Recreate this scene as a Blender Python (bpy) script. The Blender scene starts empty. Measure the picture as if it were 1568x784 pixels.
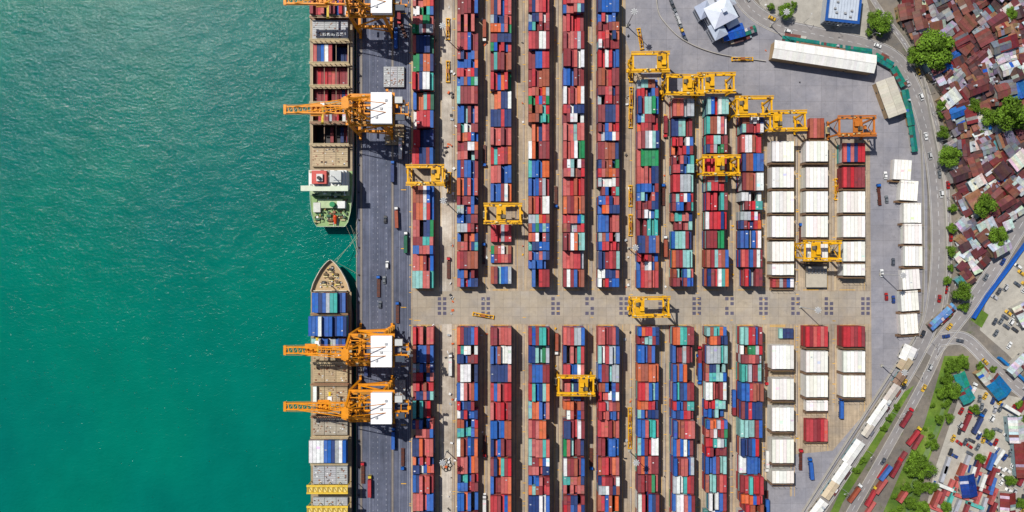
import bpy, math, random
from mathutils import Vector, Matrix
random.seed(7)
R=random.random; U=random.uniform; CH=random.choice
S=0.38; H=450.0
TH=2.2
def X(px,z=0): return (px-784)*S*(1-z/H)
def Y(py,z=0): return (392-py)*S*(1-z/H)
def lin(r,g,b,k=1.4):
    def f(c):
        c/=255.0
        return (c/12.92 if c<=0.04045 else ((c+0.055)/1.055)**2.4)/k
    return (f(r),f(g),f(b))
def vary(c,a=0.12):
    k=1+U(-a,a); return tuple(min(0.9,x*k*(1+U(-a*.3,a*.3))) for x in c)
sc=bpy.context.scene
sc.view_settings.view_transform='Standard'
try: sc.view_settings.look='None'
except Exception: pass
sc.view_settings.exposure=0; sc.view_settings.gamma=1

# ---------------------------------------------------------------- materials
def newmat(name):
    m=bpy.data.materials.new(name); m.use_nodes=True
    nt=m.node_tree; return m,nt,nt.nodes['Principled BSDF']
def N(nt,t,**kw):
    n=nt.nodes.new(t)
    for k,v in kw.items(): setattr(n,k,v)
    return n
def noise(nt,co,scale,detail=4,rough=0.6):
    n=N(nt,'ShaderNodeTexNoise'); n.inputs['Scale'].default_value=scale
    n.inputs['Detail'].default_value=detail; n.inputs['Roughness'].default_value=rough
    nt.links.new(co,n.inputs['Vector']); return n.outputs['Fac']
def maprange(nt,v,a,b,c,d):
    n=N(nt,'ShaderNodeMapRange'); nt.links.new(v,n.inputs[0])
    for i,x in enumerate((a,b,c,d)): n.inputs[i+1].default_value=x
    return n.outputs[0]
def mapping(nt,co,scale=(1,1,1),rot=(0,0,0)):
    n=N(nt,'ShaderNodeMapping'); n.inputs['Scale'].default_value=scale; n.inputs['Rotation'].default_value=rot
    nt.links.new(co,n.inputs['Vector']); return n.outputs[0]
def mul(nt,a,b):
    n=N(nt,'ShaderNodeMath',operation='MULTIPLY'); nt.links.new(a,n.inputs[0])
    if isinstance(b,(int,float)): n.inputs[1].default_value=b
    else: nt.links.new(b,n.inputs[1])
    return n.outputs[0]
def mixc(nt,fac,a,b,mode='MIX'):
    n=N(nt,'ShaderNodeMix',data_type='RGBA',blend_type=mode)
    if isinstance(fac,(int,float)): n.inputs[0].default_value=fac
    else: nt.links.new(fac,n.inputs[0])
    for i,x in ((6,a),(7,b)):
        if isinstance(x,tuple): n.inputs[i].default_value=(x[0],x[1],x[2],1)
        else: nt.links.new(x,n.inputs[i])
    return n.outputs[2]
def scalec(nt,col,fac):
    n=N(nt,'ShaderNodeVectorMath',operation='SCALE'); nt.links.new(col,n.inputs[0])
    nt.links.new(fac,n.inputs['Scale']); return n.outputs[0]

def vcmat(name,rough=0.55,dirt=0.25,spec=0.3,rust=0.0,ribs=0,metal=0.0):
    m,nt,b=newmat(name); L=nt.links
    a=N(nt,'ShaderNodeAttribute',attribute_name='Col')
    g=N(nt,'ShaderNodeNewGeometry'); co=g.outputs['Position']
    n1=noise(nt,co,0.35,5,0.7); n2=noise(nt,co,2.2,3,0.7)
    f=mul(nt,maprange(nt,n1,0.3,0.7,1-dirt,1+dirt*0.5),maprange(nt,n2,0.3,0.7,1-dirt*0.6,1+dirt*0.4))
    c=scalec(nt,a.outputs['Color'],f)
    if rust>0:
        n3=noise(nt,co,0.8,6,0.75)
        c=mixc(nt,maprange(nt,n3,0.60-rust*0.1,0.72,0,rust),c,(0.13,0.06,0.035))
    L.new(c,b.inputs['Base Color'])
    b.inputs['Roughness'].default_value=rough; b.inputs['Specular IOR Level'].default_value=spec
    b.inputs['Metallic'].default_value=metal
    if ribs:
        w=N(nt,'ShaderNodeTexWave',wave_type='BANDS',bands_direction='Y'); w.inputs['Scale'].default_value=ribs
        L.new(co,w.inputs['Vector'])
        bp=N(nt,'ShaderNodeBump'); bp.inputs['Strength'].default_value=0.25; bp.inputs['Distance'].default_value=0.05
        L.new(w.outputs['Fac'],bp.inputs['Height']); L.new(bp.outputs[0],b.inputs['Normal'])
    return m
M_PAINT=vcmat('painted_steel',0.5,0.22,0.3,rust=0.25)
M_CONT=vcmat('container_paint',0.6,0.24,0.2,rust=0.35,ribs=1.1)
M_ROOF=vcmat('tin_roof',0.6,0.35,0.25,rust=0.5)
M_WHITE=vcmat('light_roof',0.5,0.12,0.3,rust=0.12)
M_LEAF,nt,b=newmat('foliage')
a=N(nt,'ShaderNodeAttribute',attribute_name='Col'); nt.links.new(a.outputs['Color'],b.inputs['Base Color'])
b.inputs['Roughness'].default_value=0.7; b.inputs['Specular IOR Level'].default_value=0.15
M_BARK=vcmat('bark',0.9,0.4,0.1)
M_GLASS,nt,b=newmat('glass'); b.inputs['Base Color'].default_value=(0.02,0.03,0.04,1); b.inputs['Roughness'].default_value=0.12
M_DARK,nt,b=newmat('rubber'); b.inputs['Base Color'].default_value=(0.02,0.02,0.022,1); b.inputs['Roughness'].default_value=0.85
MATS=[M_PAINT,M_CONT,M_ROOF,M_WHITE,M_LEAF,M_BARK,M_GLASS,M_DARK]
PAINT,CONT,ROOF,WHT,LEAF,BARK,GLASS,DARK=range(8)

def groundmat(name,base,var=0.25,tint=None,streak=0.0,joints=0,rough=0.85,patch=None,cracks=0.0):
    m,nt,b=newmat(name); L=nt.links
    g=N(nt,'ShaderNodeNewGeometry'); co=g.outputs['Position']
    n1=noise(nt,co,0.02,5,0.6); n2=noise(nt,co,0.25,6,0.7); n3=noise(nt,co,2.5,3,0.7)
    f=mul(nt,maprange(nt,n1,0.3,0.7,1-var,1+var),maprange(nt,n2,0.3,0.7,1-var*0.8,1+var*0.8))
    f=mul(nt,f,maprange(nt,n3,0.3,0.7,1-var*0.4,1+var*0.4))
    if streak:
        sco=mapping(nt,co,(0.9,0.02,1)); n4=noise(nt,sco,1.0,5,0.7)
        f=mul(nt,f,maprange(nt,n4,0.35,0.65,1-streak,1+streak))
    if joints:
        br=N(nt,'ShaderNodeTexBrick'); L.new(co,br.inputs['Vector'])
        br.inputs['Scale'].default_value=1.0; br.inputs['Brick Width'].default_value=joints; br.inputs['Row Height'].default_value=joints
        br.offset=0; br.inputs['Mortar Size'].default_value=0.07; br.inputs['Mortar Smooth'].default_value=0.2
        br.inputs['Color1'].default_value=(1,1,1,1); br.inputs['Color2'].default_value=(0.88,0.88,0.88,1); br.inputs['Mortar'].default_value=(0.6,0.6,0.6,1)
        sp=N(nt,'ShaderNodeSeparateColor'); L.new(br.outputs['Color'],sp.inputs[0])
        f=mul(nt,f,sp.outputs[0])
    f=mul(nt,f,maprange(nt,noise(nt,co,0.16,7,0.8),0.56,0.7,1.0,0.72 if cracks==0 else 1-cracks))
    col=mixc(nt,maprange(nt,noise(nt,co,0.06,5,0.65),0.4,0.62,0,1),base,tint or base)
    if patch:
        col=mixc(nt,maprange(nt,noise(nt,co,0.11,7,0.75),0.56,0.66,0,0.85),col,patch)
    c=scalec(nt,col,f); L.new(c,b.inputs['Base Color'])
    b.inputs['Roughness'].default_value=rough; b.inputs['Specular IOR Level'].default_value=0.2
    return m
G_BASE=groundmat('town_ground',lin(140,130,118),0.22,lin(118,113,108),patch=lin(100,108,68))
G_YARD=groundmat('yard_concrete',lin(188,168,142),0.18,lin(168,154,138),streak=0.2,joints=6.2)
G_CROSS=groundmat('cross_road_concrete',lin(184,170,150),0.14,lin(174,164,152),joints=5.0)
G_APRON=groundmat('apron_asphalt',lin(104,108,126),0.2,lin(90,96,114),streak=0.25)
G_ASPH=groundmat('yard_asphalt',lin(163,160,165),0.15,lin(148,147,155),joints=9)
G_ROAD=groundmat('road_asphalt',lin(158,152,149),0.12,lin(144,140,140))
G_STRIP=groundmat('pale_concrete',lin(210,200,186),0.24,lin(180,166,150),streak=0.14)
G_RUN=groundmat('runway_concrete',lin(196,174,142),0.2,lin(174,154,130),streak=0.18)
G_GRASS=groundmat('grass_ground',lin(112,138,50),0.35,lin(88,120,46),patch=lin(150,140,100))
G_LOT=groundmat('lot_concrete',lin(190,184,172),0.16,lin(172,166,156),patch=lin(150,143,130))
G_CANAL=groundmat('canal_water',lin(120,140,90),0.2,lin(90,120,70),rough=0.2)
G_PAINTW=groundmat('white_marking',lin(205,205,205),0.2)
G_PAINTL=groundmat('worn_marking',lin(165,168,178),0.25)
G_PAINTY=groundmat('yellow_marking',lin(235,180,60),0.2)
G_DK=groundmat('dark_plate',lin(98,94,112),0.2)
G_CONCW=groundmat('quay_wall',lin(150,145,135),0.3)
G_KERB=groundmat('kerb_concrete',lin(190,184,174),0.12)

# ---------------------------------------------------------------- mesh builder
class MB:
    def __init__(s): s.v=[];s.f=[];s.c=[];s.m=[]
    def add(s,vs,fs,col,mat=PAINT):
        o=len(s.v); s.v.extend(vs)
        for f in fs: s.f.append(tuple(i+o for i in f)); s.c.append(col); s.m.append(mat)
    def box(s,x0,x1,y0,y1,z0,z1,col,mat=PAINT):
        s.add([(x0,y0,z0),(x1,y0,z0),(x1,y1,z0),(x0,y1,z0),(x0,y0,z1),(x1,y0,z1),(x1,y1,z1),(x0,y1,z1)],
         [(3,2,1,0),(4,5,6,7),(0,1,5,4),(1,2,6,5),(2,3,7,6),(3,0,4,7)],col,mat)
    def cbox(s,cx,cy,z0,sx,sy,sz,col,mat=PAINT,a=0.0):
        c,d=math.cos(a),math.sin(a); vs=[]
        for z in (z0,z0+sz):
            for ux,uy in ((-1,-1),(1,-1),(1,1),(-1,1)):
                x=ux*sx/2;y=uy*sy/2; vs.append((cx+x*c-y*d,cy+x*d+y*c,z))
        s.add(vs,[(3,2,1,0),(4,5,6,7),(0,1,5,4),(1,2,6,5),(2,3,7,6),(3,0,4,7)],col,mat)
    def beam(s,p,q,w,col,mat=PAINT,h=None):
        h=h or w; p=Vector(p);q=Vector(q);d=(q-p).normalized()
        up=Vector((0,0,1)) if abs(d.z)<0.95 else Vector((0,1,0))
        a=d.cross(up).normalized()*w/2; b=a.cross(d).normalized()*h/2
        vs=[tuple(e+i*a+j*b) for e in (p,q) for i,j in ((-1,-1),(1,-1),(1,1),(-1,1))]
        s.add(vs,[(0,1,2,3),(7,6,5,4),(4,5,1,0),(5,6,2,1),(6,7,3,2),(7,4,0,3)],col,mat)
    def cyl(s,p,q,r,col,mat=PAINT,n=8,r2=None):
        r2=r if r2 is None else r2
        p=Vector(p);q=Vector(q);d=(q-p).normalized()
        up=Vector((0,0,1)) if abs(d.z)<0.95 else Vector((0,1,0))
        a=d.cross(up).normalized(); b=a.cross(d).normalized()
        vs=[]
        for e,rr in ((p,r),(q,r2)):
            for i in range(n):
                t=2*math.pi*i/n; vs.append(tuple(e+a*math.cos(t)*rr+b*math.sin(t)*rr))
        fs=[(i,(i+1)%n,n+(i+1)%n,n+i) for i in range(n)]+[tuple(range(n))[::-1],tuple(range(n,2*n))]
        s.add(vs,fs,col,mat)
    def prism(s,poly,z0,z1,col,mat=PAINT):
        n=len(poly)
        s.add([(x,y,z0) for x,y in poly]+[(x,y,z1) for x,y in poly],
          [tuple(range(n,2*n))]+[(i,(i+1)%n,n+(i+1)%n,n+i) for i in range(n)],col,mat)
    def mesh(s,name,mats=None,origin=(0,0,0)):
        me=bpy.data.meshes.new(name)
        ox,oy,oz=origin
        me.from_pydata([(x-ox,y-oy,z-oz) for x,y,z in s.v],[],s.f)
        for m in (mats or MATS): me.materials.append(m)
        me.polygons.foreach_set('material_index',s.m)
        ca=me.color_attributes.new('Col','FLOAT_COLOR','CORNER')
        arr=[]
        for f,c in zip(s.f,s.c):
            arr.extend((c[0],c[1],c[2],1.0)*len(f))
        ca.data.foreach_set('color',arr)
        me.update(); return me
    def obj(s,name,mats=None,origin=(0,0,0),parent=None):
        return place(s.mesh(name,mats,origin),name,origin,0,parent)
def place(me,name,loc,rz=0,parent=None,scale=None):
    o=bpy.data.objects.new(name,me); o.location=loc; o.rotation_euler=(0,0,rz)
    if scale is None and name in ('container_truck','shipping_container'): scale=(.84,.84,.84)
    if scale: o.scale=scale
    if parent: o.parent=parent
    sc.collection.objects.link(o); return o

def sheet(name,poly,z,mat):
    me=bpy.data.meshes.new(name)
    from mathutils.geometry import tessellate_polygon
    vs=[Vector((X(p[0]),Y(p[1]),z)) for p in poly]
    tris=tessellate_polygon([vs]); fs=[]
    for t in tris:
        a,b2,c=[vs[i] for i in t]
        fs.append(t if (b2-a).cross(c-a).z>0 else t[::-1])
    me.from_pydata([tuple(v) for v in vs],[],fs); me.materials.append(mat); me.update()
    return place(me,name,(0,0,0))
def smooth(pts,k=10):
    out=[];P=[pts[0]]+list(pts)+[pts[-1]]
    for i in range(1,len(P)-2):
        p0,p1,p2,p3=P[i-1],P[i],P[i+1],P[i+2]
        for j in range(k):
            t=j/k
            out.append(tuple(0.5*((2*p1[d])+(-p0[d]+p2[d])*t+(2*p0[d]-5*p1[d]+4*p2[d]-p3[d])*t*t+(-p0[d]+3*p1[d]-3*p2[d]+p3[d])*t**3) for d in (0,1)))
    out.append(P[-2]); return out
def offs(pts,d):
    out=[]
    for i,p in enumerate(pts):
        a=pts[max(0,i-1)];b=pts[min(len(pts)-1,i+1)]
        dx,dy=b[0]-a[0],b[1]-a[1];l=math.hypot(dx,dy) or 1
        out.append((p[0]-dy/l*d,p[1]+dx/l*d))
    return out
def ribbon_mb(mb,pts,d0,d1,z0,z1,col=(1,1,1),mat=0,dash=0,solid=True):
    A=offs(pts,d0);B=offs(pts,d1)
    for i in range(len(pts)-1):
        if dash and i%dash>=dash//2: continue
        q=[(X(A[i][0]),Y(A[i][1])),(X(B[i][0]),Y(B[i][1])),(X(B[i+1][0]),Y(B[i+1][1])),(X(A[i+1][0]),Y(A[i+1][1]))]
        ar=sum(q[k][0]*q[(k+1)%4][1]-q[(k+1)%4][0]*q[k][1] for k in range(4))
        if ar<0: q=q[::-1]
        if solid: mb.prism(q,z0,z1,col,mat)
        else: mb.add([(x,y,z1) for x,y in q],[(0,1,2,3)],col,mat)
def road(name,pts,w,z,mat,line=True,kerb=True,k=10,edge=True):
    p=smooth(pts,k); mb=MB(); ribbon_mb(mb,p,-w/2,w/2,0,z,solid=False)
    mb.obj(name,[mat])
    if kerb:
        mb=MB(); ribbon_mb(mb,p,-w/2-0.9,-w/2,0,z+0.13); ribbon_mb(mb,p,w/2,w/2+0.9,0,z+0.13); mb.obj('kerb',[G_KERB])
    if line:
        mb=MB(); ribbon_mb(mb,p,-0.35,0.35,0,z+0.02,dash=2,solid=False)
        if edge:
            ribbon_mb(mb,p,-w/2+1.5,-w/2+2,0,z+0.02,solid=False); ribbon_mb(mb,p,w/2-2,w/2-1.5,0,z+0.02,solid=False)
        mb.obj('road_marking',[G_PAINTW])
    return p

# ---------------------------------------------------------------- water / land
QX=547
m,nt,b=newmat('sea_water'); L=nt.links
g=N(nt,'ShaderNodeNewGeometry'); co=g.outputs['Position']
n1=noise(nt,co,0.006,3,0.5); n2=noise(nt,mapping(nt,co,(1,0.6,1),(0,0,0.6)),0.05,4,0.6)
col=mixc(nt,maprange(nt,n1,0.38,0.62,0,1),(0.0,0.135,0.094),(0.0,0.104,0.090))
col=scalec(nt,col,maprange(nt,n2,0.3,0.7,0.92,1.08)); L.new(col,b.inputs['Base Color'])
b.inputs['Roughness'].default_value=0.11; b.inputs['IOR'].default_value=1.33; b.inputs['Specular IOR Level'].default_value=0.13
w1=noise(nt,mapping(nt,co,(1,1.7,1),(0,0,0.5)),0.5,4,0.6); w2=noise(nt,mapping(nt,co,(1,1.5,1),(0,0,0.5)),0.08,3,0.5)
ad=N(nt,'ShaderNodeMath',operation='MULTIPLY_ADD'); L.new(w2,ad.inputs[0]); ad.inputs[1].default_value=2.0; L.new(w1,ad.inputs[2])
bp=N(nt,'ShaderNodeBump'); bp.inputs['Strength'].default_value=1.0; bp.inputs['Distance'].default_value=0.27
L.new(ad.outputs[0],bp.inputs['Height']); L.new(bp.outputs[0],b.inputs['Normal'])
me=bpy.data.meshes.new('sea_water'); me.from_pydata([(-6000,-6000,-3),(6000,-6000,-3),(6000,6000,-3),(-6000,6000,-3)],[],[(0,1,2,3)])
me.materials.append(m); place(me,'sea_water',(0,0,0))
qx=X(QX)
me=bpy.data.meshes.new('ground'); me.from_pydata([(qx,-6000,0),(6000,-6000,0),(6000,6000,0),(qx,6000,0)],[],[(0,1,2,3)])
me.materials.append(G_BASE); place(me,'ground',(0,0,0))
mb=MB(); mb.box(qx-0.6,qx-0.003,-1500,1500,-8,0.25,(.3,.3,.3))
mb.obj('quay_wall',[G_CONCW])
mb=MB()
y=-240
while y<240:
    mb.box(qx-1.3,qx-0.61,y-0.8,y+0.8,-2.6,-0.2,(0,0,0)); mb.cyl((qx+1.0,y+5,0.05),(qx+1.0,y+5,0.6),0.35,(0,0,0)); mb.cyl((qx+1.0,y+5,0.6),(qx+1.0,y+5,0.8),0.55,(0,0,0)); y+=16
mb.obj('quay_fender',[M_DARK])

sheet('yard_pavement',[(QX,-500),(1080,-500),(1120,-60),(1140,5),(1200,52),(1330,80),(1385,115),(1413,200),(1420,300),(1420,450),(1412,505),(1375,565),(1325,640),(1268,730),(1150,920),(900,1300),(QX,1300)],0.02,G_YARD)
sheet('apron_pavement',[(QX,-500),(632,-500),(628,0),(630,784),(632,1300),(QX,1300)],0.04,G_APRON)
sheet('asphalt_pavement',[(958,-500),(1080,-500),(1120,-60),(1140,5),(1200,52),(1330,80),(1385,115),(1413,200),(1420,300),(1420,450),(1412,505),(1375,565),(1325,640),(1268,730),(1170,900),(1172,700),(1275,690),(1335,620),(1332,215),(1180,200),(1130,165),(1030,140),(975,110),(958,60)],0.045,G_ASPH)
sheet('cross_road',[(632,446),(1332,446),(1332,496),(632,496)],0.05,G_CROSS)
sheet('service_strip',[(673,-500),(692,-500),(692,1300),(673,1300)],0.035,G_STRIP)

cols=[648,716,767,825,878,931,992,1045,1096,1149,1199,1251,1308]
mk=MB(); my=MB(); dk=MB(); rn=MB(); ml=MB()
def rect(mb,px0,px1,py0,py1,z): mb.add([(X(px0),Y(py1),z),(X(px1),Y(py1),z),(X(px1),Y(py0),z),(X(px0),Y(py0),z)],[(0,1,2,3)],(1,1,1),0)
tops=[-500]*6+[118,148,150,176,212,212,215]
bots=[1300]*10+[760,690,630]
for i,(cx,t,bt) in enumerate(zip(cols,tops,bots)):
    gx=784+(cx-784)*(1-8/H)
    for sx in (-19.5,19.5):
        for a,b_ in ((t,444),(498,bt)):
            rect(rn,gx+sx-1.7,gx+sx+1.7,a,b_,0.06)
    for a,b_ in ((t,444),(498,bt)):
        rect(mk,gx-23.3,gx-23,a,b_,0.065)
        rect(my,gx+24.6,gx+25,a,b_,0.065)
        for sx in (-21.5,22.5): rect(dk,gx+sx-.35,gx+sx+.35,a+U(0,60),b_-U(0,60),0.067)
    for k in range(22):
        yy=U(max(t,-20),min(bt,790)); 
        rect(my,gx-24,gx-20+U(-1,1),yy,yy+0.9,0.075)
    for yy in (443.5,497.5,499.5):
        rect(my,gx-13,gx+11,yy,yy+0.8,0.075)
    if cx not in (767,): 
        for k in (-1,1):
            bx=gx+26.5+k*4
            for r in range(4):
                if R()<0.94: rect(dk,bx-2.6,bx+2.6,455+r*7.4,460+r*7.4,0.07)
yy0=-300
while yy0<1100:
    rect(ml,578,578.7,yy0,yy0+2.4,0.06); rect(ml,591,591.7,yy0,yy0+2.4,0.06); rect(ml,571,571.7,yy0+1,yy0+2,0.06); yy0+=8
rect(ml,566,566.4,-500,1300,0.06); rect(ml,624,624.4,-500,1300,0.06); rect(ml,611.5,611.8,-500,1300,0.06)
for q in range(-3,12): rect(my,614,622,q*90+20,q*90+21.2,0.06); rect(my,634,644,q*60+10,q*60+11,0.06)
rn.obj('crane_runway',[G_RUN]); mk.obj('yard_marking',[G_PAINTW]); ml.obj('apron_marking',[G_PAINTL]); my.obj('yellow_marking',[G_PAINTY]); dk.obj('turning_plates',[G_DK])
mb=MB()
for px in (553,601):
    for d in (-1.2,1.2):
        mb.box(X(px)+d*0.6-0.1,X(px)+d*0.6+0.1,-400,400,0.04,0.12,(0.12,0.10,0.09))
    mb.box(X(px)-0.45,X(px)+0.45,-400,400,0.04,0.055,(0.2,0.17,0.14))
mb.obj('crane_rail')
# ---------------------------------------------------------------- containers
RED=lin(208,36,50);MAR=lin(152,50,58);SAL=lin(210,98,92);BLU=lin(16,98,190);NAV=lin(26,58,122);TEA=lin(64,184,174);LTE=lin(145,206,200)
WHI=lin(240,240,238,1.35);GRY=lin(182,188,194);ORA=lin(230,104,44);GRN=lin(16,148,88);DGR=lin(34,110,84);BRN=lin(176,86,58)
def pick(pal):
    t=sum(w for _,w in pal)*R()
    for c,w in pal:
        t-=w
        if t<=0: return c
    return pal[-1][0]
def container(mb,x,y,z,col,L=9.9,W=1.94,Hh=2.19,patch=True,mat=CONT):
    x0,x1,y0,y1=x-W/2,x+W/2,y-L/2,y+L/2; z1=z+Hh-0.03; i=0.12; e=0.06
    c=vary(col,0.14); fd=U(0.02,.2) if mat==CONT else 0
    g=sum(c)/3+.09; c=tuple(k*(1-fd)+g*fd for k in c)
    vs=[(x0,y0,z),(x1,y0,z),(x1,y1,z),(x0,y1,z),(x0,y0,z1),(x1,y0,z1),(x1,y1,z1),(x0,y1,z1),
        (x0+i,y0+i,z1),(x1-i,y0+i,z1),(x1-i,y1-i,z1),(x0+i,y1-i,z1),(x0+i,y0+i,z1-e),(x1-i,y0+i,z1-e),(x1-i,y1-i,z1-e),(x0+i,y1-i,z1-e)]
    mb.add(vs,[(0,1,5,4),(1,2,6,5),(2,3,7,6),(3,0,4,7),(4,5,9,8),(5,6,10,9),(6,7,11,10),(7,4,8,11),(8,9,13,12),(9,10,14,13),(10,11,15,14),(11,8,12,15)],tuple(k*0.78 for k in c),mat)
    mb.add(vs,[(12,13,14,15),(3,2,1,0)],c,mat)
    if patch:
        r=R()
        if r<0.10:
            yy=y0+U(0.15,0.85)*L; mb.box(x-U(.3,.6),x+U(.3,.6),yy-0.3,yy+0.3,z1-e,z1-e+0.02,vary(WHI if R()<.3 else GRY,.1),mat)
        elif r<0.32:
            yy=y0+U(0.2,0.8)*L; mb.box(x0+i+.05,x1-i-.05,yy-U(.4,1.0),yy+U(.4,1.0),z1-e,z1-e+0.02,tuple(k*U(.6,1.25) for k in c),mat)
def bay(mb,cx,ytop,pal,hmax,lanes=6,pitch=1.985,z0=0.12,dom=0.35,empt=0.04):
    twenty=R()<0.3
    parts=[(ytop-2.45,4.88),(ytop-7.45,4.88)] if twenty else [(ytop-4.95,9.9)]
    base=max(1,min(hmax,int(round(hmax-abs(random.gauss(0,0.8))))))
    for (yc,L) in parts:
        d=pick(pal)
        for l in range(lanes):
            if R()<empt: continue
            if R()>dom: d=pick(pal)
            h=max(1,base-(1 if R()<0.24 else 0)-(1 if R()<0.09 else 0))
            for k in range(h):
                c=d if (k==h-1 or R()<0.3) else pick(pal)
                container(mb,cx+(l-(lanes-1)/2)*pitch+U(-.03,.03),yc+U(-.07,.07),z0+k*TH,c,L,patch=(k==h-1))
def block(px,py0,py1,pal,hmax=4,skip=(),empt=0.03):
    cx=X(px,8); y=Y(py0,8); ye=Y(py1,8)
    n=max(1,round((y-ye)/10.35)); st=(y-ye)/n
    mb=MB()
    for i in range(n):
        pyc=392-(y-i*st-5)/(S*(1-8/H))
        if any(a<=pyc<=b_ for a,b_ in skip): continue
        bay(mb,cx,y-i*st-0.2,pal(pyc) if callable(pal) else pal,hmax,empt=empt)
    mb.obj('shipping_container_block',origin=(cx,(y+ye)/2,0))
def P(**k):
    d=dict(RED=17,MAR=22,SAL=16,BLU=18,NAV=12,TEA=4,LTE=4.5,WHI=8,GRY=7,ORA=7,GRN=1.5,BRN=9,DGR=0); d.update(k)
    return [(globals()[n],w) for n,w in d.items()]
mix=P()
redp=P(RED=34,MAR=30,SAL=22,BLU=6,NAV=3,TEA=2,LTE=2)
salp=P(SAL=36,MAR=26,WHI=18,BLU=6,NAV=3)
block(648,-90,255,lambda y:P(TEA=12,DGR=14,RED=22,GRN=6) if y<200 else P(NAV=30,DGR=20,TEA=16),5)
block(648,284,440,P(BLU=36,NAV=20,TEA=10),5)
block(716,-90,440,lambda y:P(RED=24,MAR=32,SAL=22) if y<250 else P(BLU=28,NAV=16,MAR=26),5)
block(767,-90,310,lambda y:P(BLU=28,SAL=22),5); block(767,343,440,lambda y:redp if y<400 else P(BLU=30,GRY=14,ORA=18,RED=8),3,empt=.1)
block(825,-90,440,lambda y:P(RED=26,TEA=12) if y<120 else P(GRN=8,TEA=11,LTE=9,BLU=28),5,skip=((124,142),),empt=.06)
block(878,-90,440,lambda y:P(BLU=24,NAV=14) if y<40 else salp,6)
block(931,-90,440,lambda y:P(NAV=20,RED=26,MAR=28),6)
block(992,121,440,lambda y:P(GRN=4,BLU=24,LTE=11,TEA=8) if y<310 else P(RED=22,BLU=24,MAR=28),5)
block(1045,152,440,lambda y:P(LTE=18,TEA=13,BLU=22,ORA=9),5,empt=.06)
block(1096,150,440,lambda y:P(LTE=15,TEA=12,BLU=16,SAL=16) if y<300 else P(BLU=36,NAV=20,SAL=12),6)
block(1149,178,440,lambda y:P(WHI=60,BLU=12) if 275<y<310 else P(BLU=28,RED=28),6)
for px,pal in zip(cols[:10],[P(BLU=26),P(BLU=28,RED=22),P(MAR=30,SAL=28),P(LTE=12,TEA=12,BLU=26),P(NAV=22,SAL=30),P(SAL=28,GRY=14),P(MAR=28,BLU=26),P(BLU=30,TEA=9),P(LTE=20,TEA=10,BLU=26),P(RED=28,LTE=14)]):
    block(px,500,868,pal,5 if R()<.6 else 6,empt=.04)
REEF=lin(247,243,235,1.28)
def seg(px,py0,py1,pal,h=4,lanes=6,name='reefer_container_stack',a=0,w=None):
    z=h*TH; cx=X(px,z); y0=Y(py0,z);y1=Y(py1,z); L=(y0-y1)
    mb=MB(); W=w or 2.02
    for l in range(lanes):
        for k in range(h):
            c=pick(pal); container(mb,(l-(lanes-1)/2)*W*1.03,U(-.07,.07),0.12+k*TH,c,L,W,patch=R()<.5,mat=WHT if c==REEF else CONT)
    if h>1:
        for k in range(h):
            mb.box(-6.5,6.5,-L/2-1.5,-L/2-0.25,0.1+k*TH,0.2+k*TH,lin(120,95,75))
        for xx in (-6.5,-3.3,0,3.3,6.5):
            mb.beam((xx,-L/2-1.45,0),(xx,-L/2-1.45,h*TH+0.9),0.12,lin(130,90,60))
        mb.beam((-6.5,-L/2-1.45,h*TH+0.9),(6.5,-L/2-1.45,h*TH+0.9),0.08,lin(190,150,80))
    place(mb.mesh(name),name,(cx,(y0+y1)/2,0),a)
RF=[(REEF,1)]
for a,b_ in ((216,247),(256,287),(293,325),(331,363),(370,400)):
    seg(1199,a,b_,RF); seg(1251,a,b_,RF)
seg(1199,404,421,RF); seg(1199,424,440,mix,2,name='shipping_container_stack')
seg(1308,219,248,P(BLU=50,RED=20),4,name='shipping_container_stack'); seg(1308,256,287,[(RED,1),(MAR,3)],4,name='shipping_container_stack')
for a,b_ in ((293,325),(331,363),(370,400)): seg(1308,a,b_,RF)
seg(1308,404,422,RF)
seg(1251,181,211,[(BRN,2),(SAL,1)],2,4,name='shipping_container_stack')
for a,b_ in ((529,565),(580,612),(624,660),(673,709)): seg(1199,a,b_,RF)
seg(1199,721,740,RF)
seg(1204,503,518,[(BLU,1),(NAV,2),(LTE,1)],1,4,name='shipping_container_stack')
seg(1251,500,531,[(RED,3),(MAR,3),(SAL,1)],4,name='shipping_container_stack')
for a,b_ in ((538,570),(575,608)): seg(1251,a,b_,RF); seg(1308,a,b_,RF)
seg(1251,613,629,RF,2); seg(1251,642,676,[(RED,2),(MAR,2),(SAL,1)],2,name='shipping_container_stack'); seg(1308,500,531,[(RED,2),(MAR,1)],4,name='shipping_container_stack')
for px,py in ((1382,260),(1392,292),(1397,326),(1398,358),(1399,392),(1395,428),(1393,461),(1392,496)):
    seg(px,py-15.5,py+15,RF,2,5,a=math.radians(-4 if py<300 else (4 if py>400 else 0)),w=1.96)
mb=MB(); cx,cy=X(1250,3),Y(424,3); mb.box(cx-5.5,cx+5.5,cy-5.5,cy+5.5,0.05,3,lin(165,158,145),WHT); mb.box(cx-6,cx+6,cy-6,cy+6,3,3.3,lin(200,190,172),WHT)
for i in range(6): mb.box(cx-5+i*1.9,cx-4+i*1.9,cy+2,cy+4.5,3.3,3.9,lin(150,150,150))
mb.box(cx-1,cx+1,cy-5.55,cy-5.503,0.05,2.3,lin(80,80,90)); mb.obj('substation_building',origin=(cx,cy,0))

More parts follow.
